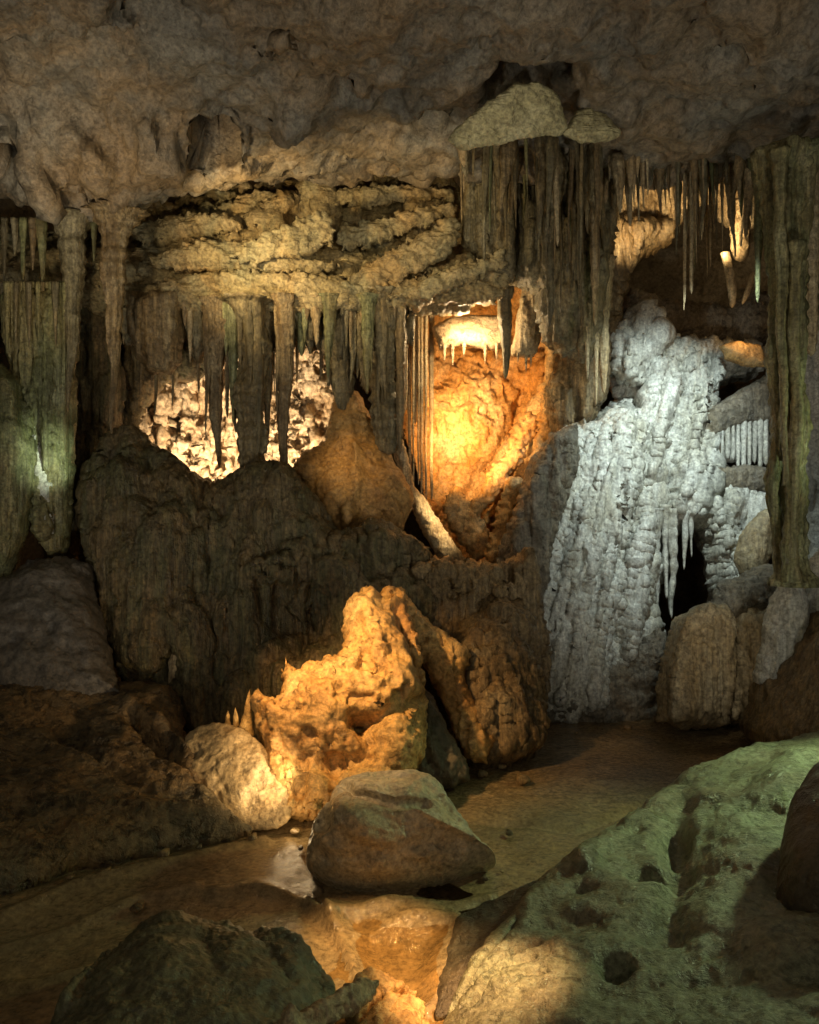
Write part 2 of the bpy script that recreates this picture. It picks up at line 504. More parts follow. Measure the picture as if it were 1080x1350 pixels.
tag(link_mesh('ceiling', V, q[:, ::-1], M['ceiling'], origin=np.array([0, 0, 5.3])), 'lumpy grey brown cave ceiling', 'ceiling', kind='structure')

# the cave wall closes the chamber left, back and right
s = np.linspace(0, 1, 300); zz = np.linspace(-1.2, 7, 120)
ctrl = np.array([(-6.6, -4), (-6.4, 0), (-5.6, 4), (-5.0, 7.5), (-4.6, 10), (-2.5, 11.4), (0, 11.8), (2.5, 12.3), (4.8, 11.4), (5.8, 8.6), (6.0, 5), (6.6, 1), (6.8, -4)])
k = np.linspace(0, 1, len(ctrl))
wx, wy = np.interp(s, k, ctrl[:, 0]), np.interp(s, k, ctrl[:, 1])
ker = np.hanning(31); ker /= ker.sum()
wx = np.convolve(np.pad(wx, 15, 'edge'), ker, 'valid'); wy = np.convolve(np.pad(wy, 15, 'edge'), ker, 'valid')
V = np.stack([np.tile(wx, (120, 1)), np.tile(wy, (120, 1)), np.tile(zz[:, None], (1, 300))], -1).reshape(-1, 3)
i = np.arange(119)[:, None]; j = np.arange(299)[None, :]
q = np.stack([i * 300 + j, (i + 1) * 300 + j, (i + 1) * 300 + j + 1, i * 300 + j + 1], -1).reshape(-1, 4)
V = displace(V, q, [('fbm', .6, .6), ('fbm', 2, .25), ('flute', 2.5, .12)])
tag(link_mesh('cave_wall', V, q, M['wall'], origin=np.zeros(3)), 'dark brown cave wall closing the chamber', 'cave wall', kind='structure')

# ------------------------------------------------------------------ formations (outline in photo pixels -> own distance, size, depth)
ROUGH = [('fbm', 1.6, .12), ('block', 4, .06), ('fbm', 6, .05), ('ridge', 16, .02)]
SMOOTH = [('fbm', 2.0, .06), ('fbm', 7, .018), ('fbm', 20, .006)]
FLOW = [('fbm', 1.4, .1), ('flute', 4.5, .12), ('flute', 12, .06, .1), ('flute', 24, .02, .1), ('fbm', 14, .018)]

# ---- foreground
body('rock_bank', [(1110, 952), (1080, 966), (1000, 988), (900, 1026), (800, 1092), (745, 1138), (706, 1178), (660, 1232), (622, 1280), (594, 1325), (576, 1370),
                   (562, 1500), (560, 1640), (1400, 1640), (1500, 1200), (1400, 946)],
     [(1080, 965, 5.6), (610, 1200, 4.0), (580, 1350, 3.1)], .12, 95, M['bank'],
     'large green lit rock bank sloping up the right foreground, pitted with dark hollows', 'rock bank', step=2.6, jag=3, jf=.012,
     layers=[('fbm', .9, .08), ('fbm', 2.4, .04), ('fbm', 6, .016), ('fbm', 14, .008), ('fbm', 36, .006), ('pit', 2.8, .035), ('pit', 6, .012)],
     ridges=[([(580, 1352), (630, 1330), (690, 1285), (745, 1268)], 3, -.035), ([(628, 1356), (668, 1316), (712, 1298)], 3, -.03), ([(602, 1352), (640, 1300), (690, 1240)], 3, -.02), ([(655, 1356), (700, 1326), (730, 1322)], 3, -.025),
             ([(905, 1080), (885, 1125), (900, 1180), (885, 1240)], 18, -.06), ([(1000, 998), (900, 1045), (830, 1105), (770, 1165), (700, 1215)], 18, .045), ([(850, 1060), (780, 1120), (740, 1165)], 9, -.04),
             ([(1055, 1040), (1015, 1100), (1005, 1200)], 34, .06), ([(930, 1060), (970, 1120), (960, 1250)], 30, .04)],
     bumps=[(820, 1312, 22, 15, -.12), (858, 1186, 24, 8, -.1), (776, 1206, 18, 7, -.08), (760, 1250, 44, 18, -.05), (785, 1174, 16, 9, .06), (640, 1305, 50, 40, .03), (898, 1130, 18, 26, -.1), (1050, 1290, 60, 40, .06), (880, 1265, 40, 14, -.04)])
for bu, bv, bw, bh, lb in [(782, 1176, 24, 15, 'pale knobbly stone lying on the green bank beside its dark hollows'), (838, 1172, 22, 9, 'small tan stone between two dark hollows of the green bank'), (812, 1128, 16, 7, 'flat pale chip of rock high on the left shoulder of the green bank')]:
    body('stone', [(bu - bw, bv + bh * .6), (bu - bw * .8, bv - bh * .4), (bu - bw * .1, bv - bh), (bu + bw * .7, bv - bh * .5), (bu + bw, bv + bh * .5), (bu, bv + bh)], 4.15 if bv > 1150 else 4.4, .06, 14, M['stub'], lb, 'stone',
         step=1.5, jag=2.5, layers=[('block', 8, .03), ('fbm', 16, .015)])
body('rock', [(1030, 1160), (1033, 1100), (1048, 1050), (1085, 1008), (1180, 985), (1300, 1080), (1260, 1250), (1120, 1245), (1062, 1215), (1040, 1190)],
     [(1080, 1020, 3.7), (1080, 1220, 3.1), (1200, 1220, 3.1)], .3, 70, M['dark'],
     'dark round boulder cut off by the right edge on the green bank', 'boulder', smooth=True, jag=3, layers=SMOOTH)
body('rock', [(60, 1380), (92, 1330), (128, 1282), (168, 1244), (206, 1226), (256, 1222), (310, 1232), (366, 1254), (414, 1282), (440, 1312), (436, 1345), (455, 1500), (460, 1600), (20, 1600)],
     [(200, 1190, 3.8), (100, 1350, 2.9), (430, 1350, 2.9)], .2, 130, M['fore'],
     'dark mossy hump of rock in the left foreground', 'rock mound', step=2.4, smooth=True, jag=4,
     layers=[('fbm', 1.5, .06), ('flute', 5, .02, .6), ('fbm', 8, .015), ('ridge', 22, .008), ('fbm', 36, .006)],
     ridges=[([(265, 1230), (330, 1270), (380, 1345)], 12, -.025), ([(150, 1245), (120, 1300), (85, 1365)], 8, .05), ([(215, 1245), (200, 1370)], 40, .015), ([(250, 1235), (285, 1350)], 10, -.012)],
     bumps=[(390, 1262, 26, 20, .07), (415, 1310, 22, 25, -.06), (350, 1250, 12, 10, .05)])
body('rock', [(372, 1346), (382, 1320), (394, 1334), (410, 1326), (446, 1306), (474, 1288), (500, 1292), (490, 1318), (462, 1340), (428, 1354), (404, 1400), (376, 1400)],
     [(400, 1340, 2.62), (490, 1290, 2.85), (400, 1400, 2.55)], .03, 10, M['pale_drip'],
     'small pale greenish sliver of broken rock at the bottom edge', 'rock', step=1.5, jag=4, jf=.09, layers=[('block', 9, .03), ('fbm', 20, .012)])
body('rock', [(452, 1322), (464, 1298), (484, 1282), (512, 1286), (540, 1306), (560, 1330), (576, 1380), (575, 1450), (500, 1450), (440, 1400), (470, 1352)],
     [(480, 1280, 3.2), (560, 1340, 3.05), (480, 1400, 2.8)], .05, 20, M['crag'],
     'broken orange rock lump at the bottom edge below the pool', 'rock', step=1.8, jag=5, jf=.07, layers=[('block', 5, .07), ('fbm', 12, .03), ('fbm', 30, .01)],
     ridges=[([(470, 1352), (520, 1318), (540, 1310)], 3, -.05), ([(510, 1350), (530, 1320)], 3, -.04)])
body('rock', [(602, 1212), (640, 1192), (690, 1170), (752, 1146), (722, 1186), (664, 1246), (624, 1290), (592, 1336), (572, 1350), (574, 1318), (584, 1272), (594, 1236)],  # dark colour stands in for shade on the undercut bank face
     [(600, 1215, 4.0), (575, 1340, 3.24), (745, 1155, 3.98)], .03, 14, M['dark'], 'wedge of rock coloured dark as shade between the pool and the warm lit lobe of the bank', 'rock', step=2, jag=3, layers=[('fbm', 3, .03), ('fbm', 12, .012)])
PEB = [(418, 1178), (455, 1186), (640, 1160), (662, 1150), (396, 1120), (388, 1098), (332, 1106), (215, 1128), (262, 1118), (140, 1150), (92, 1158), (636, 1022), (662, 1012), (704, 992), (760, 968), (828, 960), (672, 1100), (180, 1200), (690, 1030)]
for pu, pv in PEB:
    pr = rnd.uniform(3, 6) * (1.8 if rnd.random() < .25 else 1)
    pY = F * CZ / (pv - CV)
    body('pebble', [(pu + math.cos(t) * pr * rnd.uniform(.8, 1.3), pv - pr * .2 + math.sin(t) * pr * rnd.uniform(.5, .8)) for t in np.arange(0, 6.2, 1.05)], pY, .3 * pr / F * pY * 2, pr, M[rnd.choice(['rubble', 'rubble', 'ground', 'brown_drip'])],
         'small loose stone lying on the wet brown floor', 'stone', 'loose stones on the wet floor', step=1.2, smooth=True, jag=1, back=1.0, fade=3, layers=[('block', 14, .012), ('fbm', 30, .006)])
# ---- centre
body('rock', [(404, 1132), (412, 1096), (432, 1070), (446, 1040), (474, 1027), (528, 1021), (566, 1030), (592, 1058), (616, 1092), (640, 1118), (655, 1136), (622, 1150), (562, 1168), (500, 1176), (440, 1170), (412, 1152)],
     [(500, 1022, 4.75), (440, 1165, 4.3), (620, 1150, 4.35)], .42, 95, M['boulder'],
     'rounded banded boulder sitting alone in the middle of the wet floor', 'boulder', step=2, smooth=True, jag=2.5,
     layers=[('fbm', 1.8, .06), ('strata', 9, .03, .5), ('fbm', 9, .015), ('fbm', 26, .006)],
     ridges=[([(448, 1045), (470, 1082), (520, 1100), (560, 1094)], 5, -.05), ([(425, 1085), (460, 1110), (480, 1125)], 14, .03), ([(500, 1030), (560, 1060), (600, 1110)], 5, -.02),
             ([(415, 1150), (500, 1150), (600, 1135)], 8, -.03)], bumps=[(432, 1108, 14, 16, -.1)])
body('rock', [(240, 985), (256, 962), (290, 952), (322, 962), (350, 988), (370, 1020), (382, 1060), (376, 1088), (340, 1096), (300, 1086), (268, 1050), (248, 1015)],
     [(290, 955, 5.65), (374, 1088, 5.08), (250, 1040, 5.4)], .06, 40, M['tan'],
     'smooth tan slab boulder glowing beside the hidden lamp left of the orange crag', 'boulder', step=2, smooth=True, jag=2.5, layers=[('fbm', 2.0, .08), ('fbm', 6, .025), ('pit', 6, .02), ('fbm', 25, .006)])
body('rubble_slope', [(-400, 930), (0, 905), (90, 905), (200, 900), (236, 930), (244, 985), (268, 1040), (300, 1076), (335, 1094), (250, 1108), (100, 1136), (0, 1170), (-400, 1260)],
     [(0, 1165, 4.3), (335, 1092, 5.02), (200, 905, 6.7)], .12, 26, M['rubble'],
     'brown rubble slope climbing the lower left to the dark wall', 'rubble slope', step=2.6, jag=2,
     layers=[('fbm', 1.2, .12), ('block', 2.5, .06), ('fbm', 5, .035), ('fbm', 14, .02), ('ridge', 20, .012)],
     ridges=[([(175, 965), (225, 1010), (285, 1062), (330, 1088)], 8, -.1), ([(170, 950), (225, 995), (280, 1045)], 9, .09), ([(60, 960), (120, 1010), (190, 1060)], 9, -.05), ([(0, 1060), (120, 1080), (230, 1090)], 14, .05)])
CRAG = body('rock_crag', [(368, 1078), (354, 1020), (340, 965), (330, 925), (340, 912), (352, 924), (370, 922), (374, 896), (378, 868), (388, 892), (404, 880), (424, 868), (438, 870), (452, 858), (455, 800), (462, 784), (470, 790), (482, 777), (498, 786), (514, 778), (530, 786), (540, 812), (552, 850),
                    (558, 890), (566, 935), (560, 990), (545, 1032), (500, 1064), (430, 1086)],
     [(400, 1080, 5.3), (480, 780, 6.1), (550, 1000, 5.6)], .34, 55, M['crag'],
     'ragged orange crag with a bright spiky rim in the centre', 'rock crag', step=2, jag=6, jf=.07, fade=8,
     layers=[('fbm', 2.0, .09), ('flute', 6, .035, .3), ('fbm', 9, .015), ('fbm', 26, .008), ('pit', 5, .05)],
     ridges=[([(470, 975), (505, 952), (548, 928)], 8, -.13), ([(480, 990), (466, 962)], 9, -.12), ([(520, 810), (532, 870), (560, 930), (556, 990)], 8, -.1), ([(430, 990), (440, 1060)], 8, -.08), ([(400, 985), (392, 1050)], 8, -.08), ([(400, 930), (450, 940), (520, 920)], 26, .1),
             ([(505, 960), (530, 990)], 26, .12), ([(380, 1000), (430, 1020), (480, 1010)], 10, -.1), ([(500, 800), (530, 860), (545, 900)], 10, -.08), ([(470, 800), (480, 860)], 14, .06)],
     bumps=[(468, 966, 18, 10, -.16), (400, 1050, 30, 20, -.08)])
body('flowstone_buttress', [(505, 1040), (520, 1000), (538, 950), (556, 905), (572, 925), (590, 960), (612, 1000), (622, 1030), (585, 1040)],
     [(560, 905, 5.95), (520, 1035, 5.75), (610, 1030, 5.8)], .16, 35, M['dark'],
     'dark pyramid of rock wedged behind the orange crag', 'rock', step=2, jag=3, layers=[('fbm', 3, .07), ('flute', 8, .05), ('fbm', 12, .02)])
body('flowstone_rib', [(508, 795), (528, 776), (548, 800), (572, 826), (606, 846), (618, 862), (612, 890), (628, 930), (650, 975), (642, 1008), (616, 1000), (598, 960), (582, 920), (562, 880), (532, 840)],
     [(520, 785, 6.6), (620, 870, 6.4), (630, 1000, 6.2)], .2, 26, M['crag'],
     'narrow orange rib slanting down right from the crag peak', 'flowstone rib', step=2, jag=4, jf=.06,
     layers=[('fbm', 3, .08), ('flute', 9, .05), ('fbm', 14, .025), ('pit', 9, .05), ('fbm', 26, .012)])
body('flowstone_buttress', [(596, 880), (604, 840), (630, 805), (668, 800), (690, 830), (700, 900), (705, 985), (680, 1000), (640, 1006), (610, 960)],
     [(620, 820, 7.0), (640, 1000, 6.3), (700, 980, 6.6)], .28, 40, M['brown_drip'],
     'brown fluted buttress between the orange rib and the white flowstone', 'flowstone', step=2.5, layers=FLOW)
body('flowstone', [(545, 740), (600, 742), (660, 745), (700, 720), (715, 780), (720, 900), (700, 1000), (560, 1000), (540, 860)],
     7.35, .25, 50, M['brown_drip'], 'rust brown wall under the orange alcove', 'flowstone wall', step=3, layers=FLOW + [('pit', 4, .1)])
# ---- left middle
body('flowstone_mound', [(116, 660), (122, 625), (148, 592), (180, 577), (216, 600), (246, 627), (290, 645), (318, 642), (345, 624), (382, 632), (420, 672), (450, 712), (490, 692), (530, 700), (562, 738), (575, 790), (570, 850), (540, 930), (540, 980), (300, 985), (200, 930), (160, 880), (136, 800), (122, 730)],
     [(180, 580, 7.7), (540, 700, 7.6), (300, 930, 7.0)], .55, 110, M['mound'],
     'huge dark brown flowstone mound filling the left centre', 'flowstone mound', step=3, jag=5,
     layers=[('fbm', 1.0, .2), ('flute', 2.5, .12, .12), ('flute', 7, .07, .08), ('fbm', 5, .03), ('flute', 18, .022, .08), ('fbm', 24, .008)],
     ridges=[([(340, 770), (400, 765), (450, 775)], 10, .14), ([(285, 640), (280, 780), (290, 900)], 18, -.12), ([(390, 640), (440, 710), (520, 720)], 12, -.08)],
     bumps=[(405, 830, 46, 50, -.5), (240, 885, 20, 26, -.3), (330, 860, 34, 40, -.15), (520, 760, 40, 30, -.2)])
body('stalagmite', [(222, 905), (222, 870), (232, 852), (244, 855), (256, 846), (256, 862), (250, 880), (255, 912)], 6.75, .07, 12, M['pale_drip'],
     'small pale edged stump before the dark mound, above the rubble slope', 'stalagmite', step=1.5, jag=2, layers=[('fbm', 8, .03)])
for u0, v0, v1, w in [(316, 985, 932, 18), (330, 985, 908, 17), (302, 965, 936, 14), (346, 990, 914, 18), (378, 900, 866, 11)]:
    drip('spike', u0, v0, v1, w, 5.75, M['crag'], None, None, None, p=1.0, tip=.15, bulge=.5, flute=.6, wob=1.4, knob=.25, parent=CRAG)
body('rock', [(-400, 760), (-60, 770), (10, 762), (40, 742), (90, 735), (122, 748), (128, 800), (142, 860), (160, 915), (100, 950), (-400, 970)],
     [(0, 770, 7.0), (120, 760, 7.0), (0, 930, 6.3)], .3, 60, M['purple'],
     'dull purplish grey rock shelf at the left edge below the drapery', 'rock', step=3, jag=5, layers=[('fbm', 1.2, .16), ('fbm', 4, .06), ('ridge', 10, .02)])
body('flowstone_drapery', [(-300, 470), (0, 482), (22, 505), (40, 590), (40, 650), (30, 700), (14, 742), (0, 775), (-30, 800), (-300, 800)],
     6.9, .14, 30, M['green_drip'], 'olive flowstone drapery ending in a pale tip at the far left edge', 'flowstone drapery', step=2.5, jag=4, jag_v=.3, layers=[('fbm', 1.5, .08), ('flute', 6, .09), ('flute', 16, .03), ('fbm', 12, .015)])
body('flowstone', [(76, 385), (152, 385), (156, 500), (148, 590), (132, 690), (118, 760), (76, 760)],
     8.25, .15, 25, M['mound'], 'dark brown fluted wall behind the left pair of stalactites', 'flowstone', step=2.5, jag_v=.3, layers=FLOW)
body('stalactite_curtain', [(6, 392), (40, 384), (92, 388), (97, 430), (92, 560), (90, 660), (84, 722), (66, 735), (54, 690), (46, 600), (32, 550), (20, 500)],
     7.15, .13, 22, M['green_drip'], 'hanging curtain of fused green stalactites with a lit ragged edge, far left', 'stalactite curtain', step=2, jag=4, jag_v=.25,
     layers=[('fbm', 2, .06), ('flute', 9, .12, .06), ('flute', 22, .04, .06), ('fbm', 14, .015)],
     ridges=[([(38, 540), (50, 610), (62, 700)], 6, .12)])
body('flowstone_rib', [(34, 536), (42, 548), (54, 592), (64, 622), (66, 660), (72, 704), (60, 706), (54, 664), (42, 634), (44, 590)], 7.0, .05, 8, M['white'],  # pale strip added to paint the lit edge of the curtain
     'pale ragged strip standing in for light on the edge of the far left curtain', 'flowstone rib', step=1.5, jag=5, jf=.09, layers=[('fbm', 8, .03), ('flute', 14, .02)])
for k in range(16):
    uu = 4 + k * 5.8
    drip('stalactite', uu, 372, rnd.uniform(430, 470) + (90 if k > 9 else 0) * rnd.random(), rnd.uniform(6, 10), rnd.uniform(6.85, 7.1), M['green_drip' if k % 3 else 'drip'],
         'slim olive stalactite in the fringe over the far left curtain', 'stalactite', 'fringe over the far left curtain', up=False)
drip('stalactite', 92, 285, 545, 34, 7.0, M['drip'], 'grey brown tapering stalactite, left one of the long left pair', 'stalactite', p=1.0, tip=.06, flare=(.6, 0), flute=.4, bulge=.3, wob=.5, knob=.14)
drip('stalactite', 146, 280, 572, 42, 7.0, M['brown_drip'], 'brown stalactite with a needle tip, right one of the long left pair', 'stalactite', p=1.25, tip=.07, flare=(.6, 0), flute=.4, bulge=.3, wob=.5, knob=.14)
body('hanging_rock', [(168, 385), (242, 385), (240, 440), (236, 475), (222, 491), (198, 490), (182, 474), (172, 440)], 7.8, .2, 28, M['brown_drip'],
     'lobed hanging block with a rounded foot under the ledge', 'hanging rock', step=2, jag=3, layers=[('fbm', 3, .08), ('flute', 8, .05), ('fbm', 14, .02)])
# big stalactites in front of the bright wall
BIG = [(286, 396, 618, 34, .9, 7.75, 'brown_drip', 'long tapering stalactite at the left end of the row before the lit wall'),
       (328, 398, 655, 50, .5, 7.72, 'drip', 'thick column like stalactite reaching down to the dark mound'),
       (306, 398, 560, 20, .8, 7.66, 'green_drip', 'slim greenish stalactite clinging to the thick column like one'),
       (352, 390, 600, 20, .8, 7.8, 'drip', 'narrow dark stalactite just right of the thick column like one'),
       (375, 390, 632, 22, .5, 7.7, 'brown_drip', 'long thin brown stalactite splitting the bright wall in two'),
       (398, 390, 470, 22, .6, 7.8, 'green_drip', 'short blunt stalactite above the bright wall opening'),
       (416, 392, 455, 14, .7, 7.7, 'pale_drip', 'short pale stalactite above the bright wall opening'),
       (452, 390, 545, 54, .6, 8.0, 'drip', 'broad dark stalactite hanging above the rust boulder'),
       (434, 390, 500, 18, .8, 7.7, 'green_drip', 'slim green stalactite left of the broad dark one'),
       (508, 388, 600, 50, .35, 7.9, 'drip', 'thick blunt dark stalactite left of the orange alcove'),
       (484, 390, 520, 20, .8, 7.7, 'green_drip', 'slim stalactite between the broad and the thick dark ones'),
       (528, 395, 600, 18, .5, 7.8, 'brown_drip', 'thin brown stalactite on the left jamb of the orange alcove')]
for uu, v1 in ((186, 520), (204, 548), (228, 535), (262, 520), (362, 520), (392, 510), (424, 500)):
    drip('stalactite', uu, 395, v1, rnd.uniform(7, 15), rnd.uniform(8.0, 8.5), M[rnd.choice(['drip', 'brown_drip'])], 'thin dark stalactite silhouetted against the bright pitted wall', 'stalactite', 'thin stalactites against the bright wall', p=rnd.uniform(.5, 1), tip=.12, bulge=.35, wob=.6)
for u0, v0, v1, w, p_, Y, mt, lb in BIG:
    st = drip('stalactite', u0, v0, v1, w, Y, M[mt], lb, 'stalactite', w_end=30 if u0 == 328 else None, p=p_, tip=.2 if p_ < .5 else .1, flare=(.5, 0), flute=.45, bulge=.3, wob=.5, knob=.14)
    for k in range(int(w / 7) if w >= 20 else 0):
        an = rnd.uniform(0, 6.28)
        drip('side_drip', u0 + math.cos(an) * w * .42, v0 - 2, v0 + (v1 - v0) * rnd.uniform(.3, .85), rnd.uniform(5, 9) + w * .12, Y - abs(math.sin(an)) * w * .4 / F * Y, M[mt], None, None, None,
             p=rnd.uniform(.5, 1), tip=.12, bulge=.35, wob=.6, parent=st)
STRAWS = [(540, 505, 640, 7), (548, 410, 560, 9), (556, 500, 655, 6), (562, 560, 672, 5), (569, 590, 660, 8), (552, 580, 640, 4), (533, 430, 545, 12), (545, 600, 650, 4)]
for u0, v0, v1, w in STRAWS:
    drip('stalactite', u0, 395, v1, w, 8.9 + rnd.uniform(-.1, .1), M['pale_drip'], 'pale straw thin stalactite in the bundle on the left of the orange alcove', 'stalactite', 'pale straws left of the orange alcove', p=.5, tip=.3)
body('rock', [(386, 622), (400, 600), (430, 582), (440, 525), (452, 495), (474, 520), (500, 578), (530, 620), (546, 662), (530, 702), (490, 694), (456, 716), (420, 680)],
     [(460, 500, 8.3), (400, 640, 7.9), (530, 690, 7.8)], .25, 60, M['rust'], 'angular rust brown boulder with a peaked top, left of the orange alcove', 'boulder', step=2, jag=4,
     layers=[('fbm', 2, .08), ('block', 2.5, .1), ('fbm', 8, .03), ('ridge', 18, .01)], ridges=[([(470, 600), (474, 650), (456, 716)], 8, .1), ([(400, 640), (455, 712)], 8, -.06)])
body('flowstone_rib', [(512, 560), (532, 580), (548, 640), (582, 690), (614, 738), (604, 750), (578, 738), (552, 692), (528, 640)], 8.15, .12, 14, M['pale_drip'],
     'bright pale rib of rock slanting down beside the orange alcove', 'flowstone rib', step=2, jag=3, layers=[('fbm', 4, .05), ('fbm', 14, .025)])
body('flowstone', [(130, 470), (240, 440), (300, 430), (440, 430), (450, 560), (440, 680), (380, 700), (200, 700), (130, 620)], 9.3, -.25, 60, M['cream'],
     'pale pitted wall lit bright behind the stalactite row', 'flowstone wall', step=2.2, layers=[('fbm', 1.6, .2), ('flute', 4, .16, .25), ('fbm', 6, .06), ('flute', 11, .07, .2), ('pit', 5, .14, .5), ('fbm', 20, .015)])
body('rock', [(120, 395), (284, 395), (282, 470), (262, 500), (236, 496), (205, 512), (190, 535), (168, 580), (130, 600), (110, 500)], 8.8, .15, 40, M['mound'],
     'dark brown rock behind the lobed hanging block', 'rock', step=2.4, jag=8, jf=.06, layers=FLOW)
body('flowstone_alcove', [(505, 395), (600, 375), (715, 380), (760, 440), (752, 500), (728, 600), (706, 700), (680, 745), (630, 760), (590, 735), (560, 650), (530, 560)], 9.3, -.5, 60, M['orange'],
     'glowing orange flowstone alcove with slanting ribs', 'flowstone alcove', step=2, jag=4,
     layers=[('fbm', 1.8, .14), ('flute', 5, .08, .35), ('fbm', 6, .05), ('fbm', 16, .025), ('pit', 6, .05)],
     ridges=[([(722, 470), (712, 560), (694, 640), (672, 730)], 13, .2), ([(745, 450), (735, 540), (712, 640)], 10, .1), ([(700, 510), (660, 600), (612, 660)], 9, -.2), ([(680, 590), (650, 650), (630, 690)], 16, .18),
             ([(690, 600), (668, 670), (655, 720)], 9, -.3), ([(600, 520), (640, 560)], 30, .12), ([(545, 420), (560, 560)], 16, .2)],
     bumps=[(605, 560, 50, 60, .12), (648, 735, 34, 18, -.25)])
for k, (pl_, y_, t_, lb) in enumerate([
    ([(722, 458), (746, 468), (744, 540), (722, 630), (700, 715), (676, 735), (690, 660), (708, 570), (716, 510)], 8.85, .1, 'long right hand orange rib slanting down the alcove'),
    ([(694, 540), (712, 548), (690, 600), (655, 655), (622, 694), (600, 690), (630, 650), (668, 596)], 9.0, .08, 'middle orange rib crossing the alcove diagonally'),
    ([(672, 628), (690, 634), (676, 690), (662, 738), (640, 742), (650, 690)], 8.8, .08, 'short orange rib at the foot of the alcove'),
    ([(600, 640), (640, 690), (652, 724), (626, 736), (600, 706), (584, 668)], 9.0, .1, 'rounded amber lump in the lower left of the alcove')]):
    body('flowstone_rib', pl_, y_ + .03, t_ * .8, 9, M['orange'], lb, 'flowstone rib', step=2, jag=8, jf=.05, back=2.5, layers=[('fbm', 3, .1), ('flute', 7, .06, .4), ('block', 5, .04), ('fbm', 14, .02)])
SHELF = body('rock_shelf', [(568, 432), (600, 418), (664, 416), (672, 440), (668, 458), (640, 460), (612, 454), (580, 460)], [(570, 420, 8.9), (670, 420, 8.9), (620, 460, 8.75)], .1, 14, M['cream'],  # bright pale colour chosen for its overexposed look
     'overexposed pale shelf at the top of the orange alcove', 'rock shelf', step=2, jag=2, layers=[('fbm', 4, .04), ('fbm', 12, .015)])
for u0 in (586, 597, 612, 640, 655):
    drip('drip', u0, 452, rnd.uniform(468, 484), 6, 8.72, M['cream'], None, None, None, parent=SHELF)
drip('stalactite', 666, 370, 500, 24, 8.3, M['drip'], 'dark knobbly stalactite in front of the bright alcove shelf', 'stalactite', p=.7, bulge=.35)
body('flowstone_drapery', [(690, 372), (710, 352), (714, 400), (712, 450), (704, 468), (690, 470), (676, 468), (682, 420)], 8.5, .1, 14, M['pale_drip'],
     'cream lit flap of flowstone right of the dark knobbly stalactite', 'flowstone drapery', step=2, jag=3, layers=[('flute', 10, .06), ('fbm', 12, .02)])
for u0, v1 in ((694, 492), (700, 486), (683, 480)):
    drip('stalactite', u0, 455, v1, 5, 8.45, M['pale_drip'], 'tiny white straw under the cream lit flap', 'stalactite', 'straws under the cream flap')
# ---- ledge under the ceiling
LEDGE = body('rock_ledge', [(-300, 300), (0, 300), (60, 305), (155, 300), (165, 282), (200, 274), (275, 262), (300, 250), (360, 256), (420, 244), (470, 236), (560, 238), (605, 245), (640, 325), (668, 362), (655, 398), (600, 402), (520, 408), (400, 412), (300, 408), (160, 405), (0, 408), (-300, 400)],
     [(300, 250, 9.0), (160, 400, 8.0), (640, 390, 8.15)], .22, 60, M['ledge'],
     'broad banded overhanging ledge of pale green brown rock below the ceiling', 'rock ledge', step=2.4, jag=5,
     layers=[('fbm', 1.5, .16), ('block', 2.6, .2), ('strata', 5, .12, .35), ('fbm', 7, .05), ('ridge', 13, .03)],
     ridges=[([(300, 345), (380, 310), (436, 285)], 9, .16), ([(170, 330), (280, 318), (420, 345), (580, 322)], 8, -.12), ([(280, 272), (420, 262), (590, 268)], 9, .1), ([(440, 290), (470, 330), (560, 340)], 12, -.12),
             ([(480, 340), (560, 300), (590, 285)], 7, .1), ([(560, 395), (640, 350)], 9, .1)], bumps=[(462, 305, 26, 20, -.2), (425, 300, 22, 22, .14), (205, 292, 28, 16, .1)])
for pl_, y_, t_ in [([(156, 392), (230, 366), (330, 356), (420, 362), (500, 374), (600, 352), (660, 338), (674, 364), (655, 400), (560, 404), (420, 412), (300, 410), (170, 410)], 7.78, .14),
                    ([(436, 380), (490, 346), (540, 316), (592, 288), (606, 300), (598, 330), (560, 356), (510, 380), (470, 392)], 7.72, .1),
                    ([(516, 392), (560, 368), (620, 346), (664, 330), (668, 350), (620, 374), (570, 394)], 7.62, .08),
                    ([(196, 338), (260, 318), (340, 316), (400, 330), (444, 352), (420, 364), (330, 358), (250, 358), (200, 354)], 7.86, .14),
                    ([(300, 338), (352, 306), (396, 288), (434, 278), (442, 296), (440, 322), (400, 334), (340, 348)], 7.66, .1),
                    ([(166, 302), (230, 280), (300, 284), (334, 298), (280, 312), (190, 320)], 8.1, .14),
                    ([(440, 302), (500, 286), (560, 272), (598, 268), (600, 284), (550, 302), (490, 324), (450, 332)], 8.05, .12),
                    ([(280, 276), (330, 254), (420, 252), (500, 246), (596, 246), (600, 262), (500, 270), (400, 272), (310, 290)], 8.35, .12)]:
    body('layer', pl_, y_, t_ * .8, 22, M['ledge'], step=2, jag=10, jf=.05, parent=LEDGE, layers=[('fbm', 2.5, .1), ('block', 3, .05), ('strata', 8, .07, .6), ('fbm', 8, .03), ('strata', 20, .02, .6), ('fbm', 22, .012)])
for pl_, y_, t_, lb in [([(160, 398), (280, 396), (285, 440), (262, 470), (240, 430), (220, 455), (200, 425), (175, 450), (162, 430)], 7.95, .1, 'ragged brown drapery behind the hanging block'),
                        ([(285, 396), (420, 398), (424, 440), (405, 462), (390, 430), (372, 470), (350, 436), (330, 480), (310, 440), (292, 470)], 7.9, .1, 'ragged drapery across the roots of the big stalactite row'),
                        ([(420, 396), (540, 396), (540, 450), (520, 500), (500, 470), (478, 510), (462, 460), (440, 500), (425, 450)], 7.98, .1, 'dark ragged drapery between rust boulder and ledge')]:
    body('flowstone_drapery', pl_, y_, t_, 14, M['drip'], lb, 'flowstone drapery', step=2, jag=16, jf=.11, jag_v=.12, layers=[('flute', 8, .1, .06), ('flute', 18, .04, .06), ('fbm', 10, .02)])
